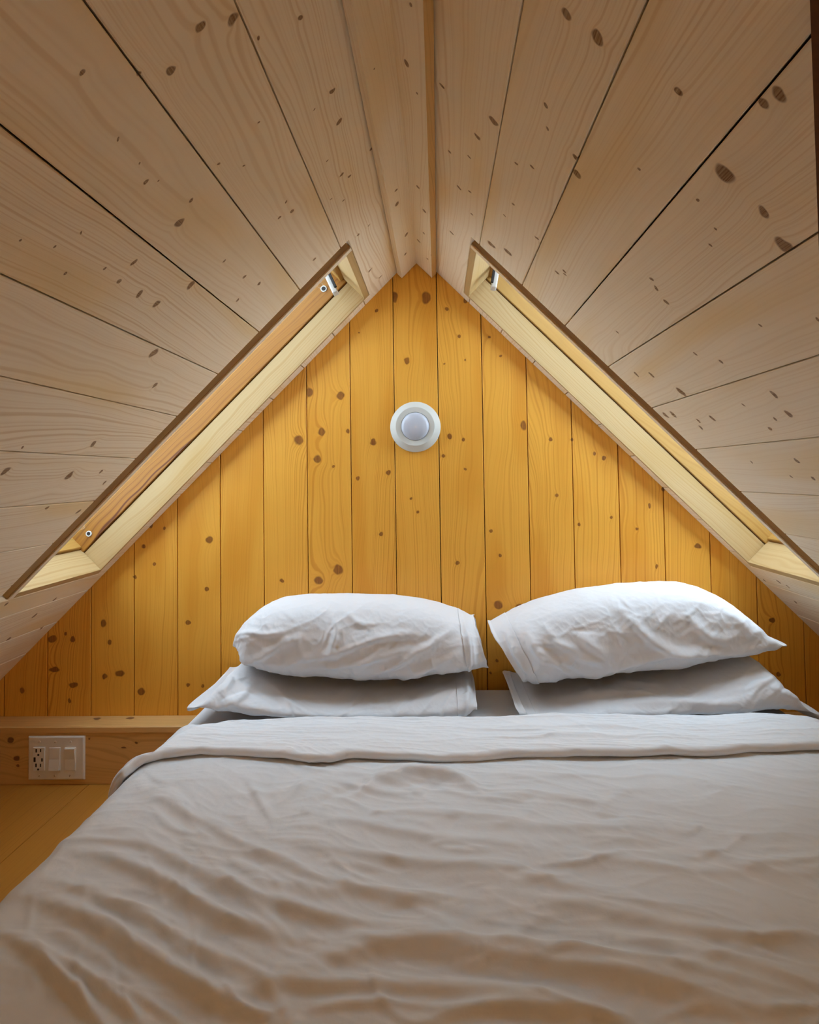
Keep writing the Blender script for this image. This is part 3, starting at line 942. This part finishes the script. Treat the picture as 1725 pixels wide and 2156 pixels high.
DUVET_FOLDS = [(a * 0.78, w_ * 0.78, p) for a, w_, p in DUVET_FOLDS]
flow = lambda u, v: (0.55 if u < 500 else (0.55 - 0.45 * (u - 500) / 500 if u < 1000 else 0.12)) * (1.0 if v > 1700 else 0.6)
DUVET_FOLDS += random_creases(70, 5, (80, 1780, 1725, 2150), flow, (120, 380), (0.001, 0.0034), (7, 16))
DUVET_FOLDS += random_creases(60, 8, (300, 1620, 1500, 1860), flow, (60, 220), (0.0008, 0.0022), (5, 10))
DUVET_FOLDS += random_creases(16, 13, (540, 1630, 1000, 1740), lambda u, v: -0.35, (40, 130), (0.0015, 0.003), (4, 8))
DUVET_FOLDS += random_creases(22, 17, (60, 1800, 420, 2150), lambda u, v: 1.35, (60, 160), (0.001, 0.002), (4, 8))


def cloth_noise(P, seed, amp=1.0):
    x, y = P[..., 0], P[..., 1]
    wx = x + 0.05 * pnoise(x * 5, y * 5, seed)
    wy = y + 0.05 * pnoise(x * 5, y * 5, seed + 3)
    # folds running mostly across the bed, sloping to the near right
    k = wy + 0.28 * wx
    a = wx - 0.28 * wy
    d = 0.0026 * ridged(a * 3.0, k * 10, seed + 5, 2) + 0.004 * fbm(x * 4, y * 5, seed + 8, 2)
    d += 0.0007 * ridged(a * 9.0 + 4, k * 34, seed + 11, 2)
    return d * amp


# main duvet
ny_f = np.concatenate([np.linspace(BY0 - 0.02, 0.50, 45)[:-1], np.linspace(0.50, 1.30, 300)])
hwD = (BX1 - BX0) / 2
L_ = hwD + 0.055 * (math.pi / 2 - 1) + 0.20
nx_f = np.linspace(-L_, L_, 560)
XA, YY = np.meshgrid(nx_f, ny_f, indexing='ij')
P = bed_surface(XA, YY, 0.0)
n = normals(P)
if n[len(nx_f) // 2, 10, 2] < 0: n = -n
u, v = project(P)
vis = YY > 0.3
dsp = cloth_noise(P, 2, 0.9)
fl = folds(np.where(vis, u, -9999), v, DUVET_FOLDS)
side_fade = np.clip((P[..., 2] - 0.08) / 0.15, 0.2, 1) * np.clip(0.45 + (hwD - np.abs(XA)) / 0.22, 0.45, 1)
P = P + n * ((dsp + 1.5 * fl) * side_fade)[..., None]
duvet = grid_mesh('duvet', P[:, ::-1], M_DUVET)
tag(duvet, 'rumpled white duvet spread over the mattress', 'duvet')
bpy.context.view_layer.update()

# turned-back sheet across the head of the duvet
EDGE = [(150, 1700), (240, 1632), (285, 1611), (340, 1596), (420, 1590), (520, 1591), (600, 1599), (650, 1607), (700, 1604), (730, 1598), (830, 1599), (905, 1602), (1000, 1600), (1060, 1594), (1150, 1590),
        (1300, 1589), (1500, 1586), (1725, 1578), (1900, 1575)]
exy = np.array([on_z(a, b, ZD + 0.008)[:2] for a, b in EDGE])
o_ = np.argsort(exy[:, 0]); exy = exy[o_]
FARE = [(330, 1580), (360, 1556), (395, 1536), (435, 1521), (490, 1513), (600, 1510), (900, 1508), (1100, 1506), (1300, 1502), (1500, 1500), (1640, 1499), (1720, 1502)]
fxy = np.array([on_z(a, b, ZD + 0.020)[:2] for a, b in FARE])
nxs = np.linspace(-L_ + 0.03, L_ - 0.03, 620)
cxm = (BX0 + BX1) / 2
yn = np.interp(cxm + np.clip(nxs, -hwD, hwD), exy[:, 0], exy[:, 1])
yf = np.interp(cxm + np.clip(nxs, -hwD, hwD), fxy[:, 0], fxy[:, 1])
# section from behind the pillows' foot, over the roll, to the near hem and tucked under it
sec = []
for a in np.linspace(-100, 90, 14): sec.append(('f', math.radians(a)))
for q in np.linspace(0, 1, 90)[1:-1]: sec.append(('m', q))
for a in np.linspace(90, 270, 14): sec.append(('n', math.radians(a)))
sec.append(('u', 0.4)); sec.append(('u', 1.0))
XA = np.repeat(nxs[:, None], len(sec), 1)
YY = np.zeros_like(XA); ZO = np.zeros_like(XA)
rf, rn = 0.013, 0.0095
for j, (k, q) in enumerate(sec):
    if k == 'f':
        YY[:, j] = yf - rf + rf * math.cos(q); ZO[:, j] = 0.020 - rf + rf * math.sin(q)
    elif k == 'm':
        YY[:, j] = (yf - rf) * (1 - q) + (yn + rn) * q; ZO[:, j] = 0.020
    elif k == 'n':
        YY[:, j] = yn + rn + rn * math.cos(q); ZO[:, j] = 0.020 - rn + rn * math.sin(q)
    else:
        YY[:, j] = yn + rn + 0.05 * q; ZO[:, j] = 0.020 - 2 * rn - 0.004 * q
P = bed_surface(XA, YY, 0.0)
n0 = normals(bed_surface(XA, np.repeat(np.linspace(1.3, 1.1, len(sec))[None], len(nxs), 0), 0.0))
if n0[len(nxs) // 2, 10, 2] < 0: n0 = -n0
u, v = project(P)
FOLD_LINES = [
    (0.004, 7, [(440, 1532), (700, 1528), (1000, 1526), (1300, 1530), (1500, 1535), (1700, 1545)]),
    (0.004, 6, [(900, 1545), (1100, 1552), (1300, 1548), (1500, 1552), (1725, 1560)]),
    (0.003, 6, [(500, 1556), (700, 1552), (850, 1560), (1000, 1566)]),
    (0.003, 5, [(380, 1560), (450, 1566), (560, 1562), (650, 1570)]),
    (0.003, 5, [(1000, 1575), (1150, 1568), (1300, 1570), (1450, 1566)]),
    (0.002, 5, [(1100, 1534), (1200, 1538), (1350, 1537), (1480, 1542)]),
]
base = cloth_noise(P, 2, 0.9)
x_, y_ = P[..., 0], P[..., 1]
d2 = 0.0022 * ridged(x_ * 2.5 + 3 + 0.3 * pnoise(x_ * 6, y_ * 6, 4), y_ * 26 + x_ * 1.5, 31, 2) - 0.001 + 0.003 * fbm(x_ * 5, y_ * 4, 44, 2)
fl = folds(u, v, FOLD_LINES)
P = P + n0 * (ZO + base * 0.8 + d2 + fl)[..., None]
hem = grid_mesh('turned_back_sheet', P, M_SHEET, duvet)
hem['label'] = 'smooth white sheet turned back over the duvet'


# ------------------------------------------------------------------ pillows
def make_pillow(label, st, yc, hd, yt, yb, creases, seed, tip_l=0.0, tip_r=0.0, round_l=0.10, round_r=0.10, hem=None, slant_l=0.0, slant_r=0.0, group='pillows at the head of the bed', flat_bottom=None, yx=1.40):
    """st: [(u, v_top, v_bottom)] outline of the pillow seen from the foot of the bed"""
    st = np.array(st, float)
    uu = np.interp(np.linspace(0, 1, 330) ** 1.0, np.linspace(0, 1, len(st)), np.arange(len(st)))
    # smooth resample by arc length
    d = np.concatenate([[0], np.cumsum(np.hypot(np.diff(st[:, 0]), np.diff((st[:, 1] + st[:, 2]) / 2) * 0.3 + 1e-6))])
    q = np.linspace(0, d[-1], 330)
    us, vt, vb = (np.interp(q, d, st[:, k]) for k in range(3))

    def sm(a, k=9):
        w_ = np.ones(k) / k
        pad = np.concatenate([2 * a[0] - a[1:k // 2 + 1][::-1], a, 2 * a[-1] - a[-k // 2:-1][::-1]])
        return np.convolve(pad, w_, 'valid')[:len(a)]
    us, vt, vb = sm(us), sm(vt), sm(vb)
    top = np.array([on_y(a, b, yt) for a, b in zip(us, vt)])
    bot = np.array([on_y(a, b, yb) for a, b in zip(us, vb)])
    if flat_bottom is not None:
        bot[:, 2] = np.maximum(bot[:, 2], flat_bottom)
    xs_ = np.array([on_y(a, (b + c) / 2, yx)[0] for a, b, c in zip(us, vt, vb)])
    t = np.linspace(0, 1, len(xs_))
    # plan outline: pulled-in sides, points at the corners
    plan = hd * (1 - round_l * np.exp(-(t / 0.06) ** 2) - round_r * np.exp(-((1 - t) / 0.06) ** 2))
    na = 210
    A = np.linspace(0, 2 * np.pi, na, endpoint=False)
    ca, sa = np.cos(A), np.sin(A)
    ex = 0.80
    cy = np.sign(ca) * np.abs(ca) ** ex
    cz = np.sign(sa) * np.abs(sa) ** ex
    zm = (top[:, 2] * 0.42 + bot[:, 2] * 0.58)
    P = np.zeros((len(xs_), na, 3))
    P[..., 0] = xs_[:, None] + 0 * A[None]
    P[..., 1] = yc + plan[:, None] * cy[None]
    up = (top[:, 2] - zm)[:, None]
    dn = (zm - bot[:, 2])[:, None]
    P[..., 2] = zm[:, None] + np.where(cz[None] > 0, up * cz[None], dn * cz[None])
    # corners reach out further than the side seam between them
    for (amt, w_) in ((tip_l, np.exp(-(t / 0.10) ** 2)), (-tip_r, np.exp(-((1 - t) / 0.10) ** 2))):
        P[..., 0] += amt * w_[:, None] * (1 - np.abs(ca[None]) ** 1.5)
    low = np.clip((top[:, 2][:, None] - P[..., 2]) / (top[:, 2] - bot[:, 2] + 1e-6)[:, None], 0, 1)
    P[..., 0] += (slant_l * np.exp(-(t / 0.16) ** 2) + slant_r * np.exp(-((1 - t) / 0.10) ** 2))[:, None] * low
    n = normals(np.concatenate([P, P[:, :1]], 1))[:, :-1]
    ctr = P.mean(1, keepdims=True)
    if ((P - ctr) * n).sum() < 0: n = -n
    u, v = project(P)
    X, Z, Yv = P[..., 0], P[..., 2], P[..., 1]
    thick = np.clip((top[:, 2] - bot[:, 2]) / 0.05, 0.15, 1)[:, None]
    dd = 0.0045 * fbm(X * 9, Z * 9 + Yv * 6, seed, 2) + 0.0035 * (ridged(X * 7 + 0.4 * pnoise(X * 9, Z * 9, seed), Z * 11 + Yv * 7 - X * 4, seed + 4, 2) - 0.5)
    dd += 0.0012 * (ridged(X * 22, Z * 30 + Yv * 20 + X * 9, seed + 9, 2) - 0.5)
    front = (Yv < yc + hd * 0.6)
    dd = dd * (0.25 + 0.6 * np.clip((top[:, 2][:, None] - P[..., 2]) / 0.06, 0, 1))
    um, uM, vm, vM = st[:, 0].min(), st[:, 0].max(), st[:, 1].min(), st[:, 2].max()
    extra = random_creases(26, seed, (um + 20, vm + (vM - vm) * 0.42, uM - 20, vM - 8), lambda a, b: -0.45 if (a - um) / (uM - um) > 0.5 else 0.35, (40, 130), (0.001, 0.003), (3.0, 6.5))
    extra += random_creases(14, seed + 1, (um + 40, vm + (vM - vm) * 0.15, uM - 40, vm + (vM - vm) * 0.6), lambda a, b: 0.9 if (a - um) / (uM - um) < 0.5 else -0.8, (30, 90), (0.0008, 0.002), (3.5, 7))
    fl = folds(np.where(front, u, -9999), v, creases + extra)
    P = P + n * ((dd + 1.5 * fl) * thick)[..., None]
    P[..., 1] = np.minimum(P[..., 1], YW - 0.004)
    if flat_bottom is not None:
        P[..., 2] = np.maximum(P[..., 2], flat_bottom)
    o = grid_mesh('pillow', P, M_PILLOW, None, True, True)
    tag(o, label, 'pillow', group)
    if hem:
        k = 20
        band = (P[:k] if hem < 0 else P[-k:][::-1]).copy()          # first row = open end
        c = band.mean(1, keepdims=True)
        rad = band - c
        ln = np.linalg.norm(rad[..., 1:], axis=-1, keepdims=True) + 1e-9
        off = rad / ln
        off[..., 0] = 0
        wob = 1 + 0.5 * pnoise(A * 2.2, A * 0 + seed, seed)[None, :, None]
        band = band + off * 0.0022
        ext = []
        for q in (1.0, 0.66, 0.33):
            r = band[:1] + off[:1] * 0.0015 * q * wob
            r[..., 0] += hem * 0.008 * q * wob[..., 0]
            ext.append(r)
        inner = band[:1] - off[:1] * 0.002
        inner[..., 0] -= hem * 0.012
        H = np.concatenate([inner, ext[0] - off[:1] * 0.003] + ext + [band, band[-1:] - off[-1:] * 0.003])
        H[..., 1] = np.minimum(H[..., 1], YW - 0.003)
        if flat_bottom is not None: H[..., 2] = np.maximum(H[..., 2], flat_bottom)
        grid_mesh('pillowcase_hem', H, M_PILLOW, o, True)
    return o


YC, HD = 1.525, 0.136
p1 = make_pillow('upper white pillow of the stack left of the lamp, its hemmed end facing the gap',
                 [(463, 1350, 1388), (467, 1338, 1395), (476, 1324, 1402), (490, 1308, 1409), (518, 1286, 1420), (560, 1268, 1437), (620, 1261, 1448), (700, 1260, 1452), (800, 1262, 1453),
                  (870, 1268, 1448), (920, 1278, 1441), (955, 1291, 1436), (980, 1300, 1432), (1000, 1309, 1431)],
                 YC, HD, 1.49, 1.40,
                 [(0.006, 8, [(470, 1385), (520, 1398), (560, 1380), (600, 1352), (640, 1345)]),
                  (0.006, 7, [(600, 1395), (700, 1380), (770, 1352), (840, 1335), (900, 1340)]),
                  (0.006, 6, [(650, 1410), (740, 1400), (820, 1380), (880, 1362)]),
                  (0.006, 6, [(760, 1425), (830, 1405), (880, 1375), (930, 1345), (960, 1318)]),
                  (0.005, 6, [(790, 1430), (870, 1420), (930, 1395), (975, 1370)]),
                  (0.005, 6, [(700, 1300), (712, 1330), (700, 1360), (690, 1385)]),
                  (0.005, 6, [(730, 1290), (760, 1320), (790, 1310)]),
                  (0.005, 5, [(480, 1350), (520, 1330), (560, 1340), (600, 1330)]),
                  (0.006, 4, [(975, 1300), (985, 1350), (990, 1400), (988, 1425)]),
                  (0.004, 4, [(990, 1330), (996, 1370), (1000, 1410)])], 3, 0.0, 0.0, round_l=0.72, round_r=0.25, hem=1, slant_r=0.032)
p2 = make_pillow('lower white pillow of the stack left of the lamp, pressed flat with a pointed corner',
                 [(409, 1472, 1479), (418, 1460, 1485), (432, 1444, 1492), (452, 1424, 1500), (476, 1402, 1508), (500, 1404, 1512), (540, 1424, 1514), (600, 1442, 1516), (700, 1450, 1518), (800, 1451, 1518),
                  (880, 1446, 1518), (940, 1438, 1518), (975, 1432, 1516), (990, 1432, 1512), (996, 1442, 1500)],
                 1.502, 0.158, 1.47, 1.36,
                 [(0.006, 8, [(440, 1490), (500, 1480), (520, 1455), (530, 1440)]),
                  (0.005, 6, [(470, 1460), (485, 1440), (490, 1425)]),
                  (0.008, 16, [(820, 1500), (880, 1478), (940, 1465), (985, 1462)]),
                  (0.005, 5, [(983, 1430), (986, 1470), (978, 1500)])], 21, 0.02, 0.0, hem=1, flat_bottom=ZM + 0.001)
p3 = make_pillow('upper white pillow of the stack to the lamp\'s right, plump with a pointed outer corner',
                 [(1045, 1321, 1456), (1062, 1312, 1458), (1080, 1304, 1459), (1100, 1294, 1459), (1120, 1286, 1459), (1160, 1271, 1457), (1250, 1249, 1447), (1350, 1238, 1437), (1450, 1232, 1427),
                  (1490, 1233, 1420), (1530, 1244, 1410), (1570, 1262, 1401), (1605, 1286, 1391), (1635, 1318, 1375), (1650, 1336, 1362), (1659, 1346, 1353)],
                 YC, HD, 1.49, 1.40,
                 [(0.007, 8, [(1110, 1330), (1125, 1370), (1150, 1395), (1200, 1400)]),
                  (0.006, 8, [(1160, 1345), (1200, 1370), (1240, 1392), (1275, 1398)]),
                  (0.008, 9, [(1310, 1290), (1340, 1320), (1375, 1355), (1420, 1378), (1500, 1372)]),
                  (0.006, 8, [(1215, 1335), (1250, 1365), (1280, 1385)]),
                  (0.006, 8, [(1450, 1300), (1480, 1335), (1510, 1350), (1545, 1345)]),
                  (0.005, 7, [(1520, 1285), (1560, 1310), (1590, 1350)]),
                  (0.007, 6, [(1220, 1430), (1350, 1392), (1450, 1372), (1560, 1378), (1640, 1352)]),
                  (0.005, 5, [(1062, 1330), (1085, 1375), (1110, 1415), (1130, 1445)]),
                  (0.004, 5, [(1085, 1365), (1105, 1400), (1125, 1425)])], 40, 0.0, 0.02, hem=-1, slant_l=0.090, round_l=0.25)
p4 = make_pillow('lower white pillow, pressed flat, in the stack to the lamp\'s right',
                 [(1085, 1452, 1514), (1095, 1457, 1514), (1115, 1464, 1514), (1160, 1466, 1517), (1250, 1447, 1518), (1350, 1438, 1518), (1450, 1426, 1518), (1530, 1408, 1516), (1580, 1390, 1514), (1612, 1378, 1511),
                  (1630, 1392, 1508), (1655, 1422, 1504), (1675, 1448, 1500), (1695, 1474, 1496), (1706, 1488, 1494)],
                 1.502, 0.158, 1.47, 1.36,
                 [(0.005, 7, [(1130, 1470), (1250, 1465), (1350, 1440)]),
                  (0.005, 8, [(1300, 1480), (1420, 1478), (1560, 1485)]),
                  (0.004, 6, [(1620, 1440), (1650, 1460), (1690, 1478)]),
                  (0.005, 5, [(1110, 1455), (1118, 1480), (1130, 1505)])], 63, 0.0, 0.02, hem=-1, slant_l=0.022, flat_bottom=ZM + 0.001)
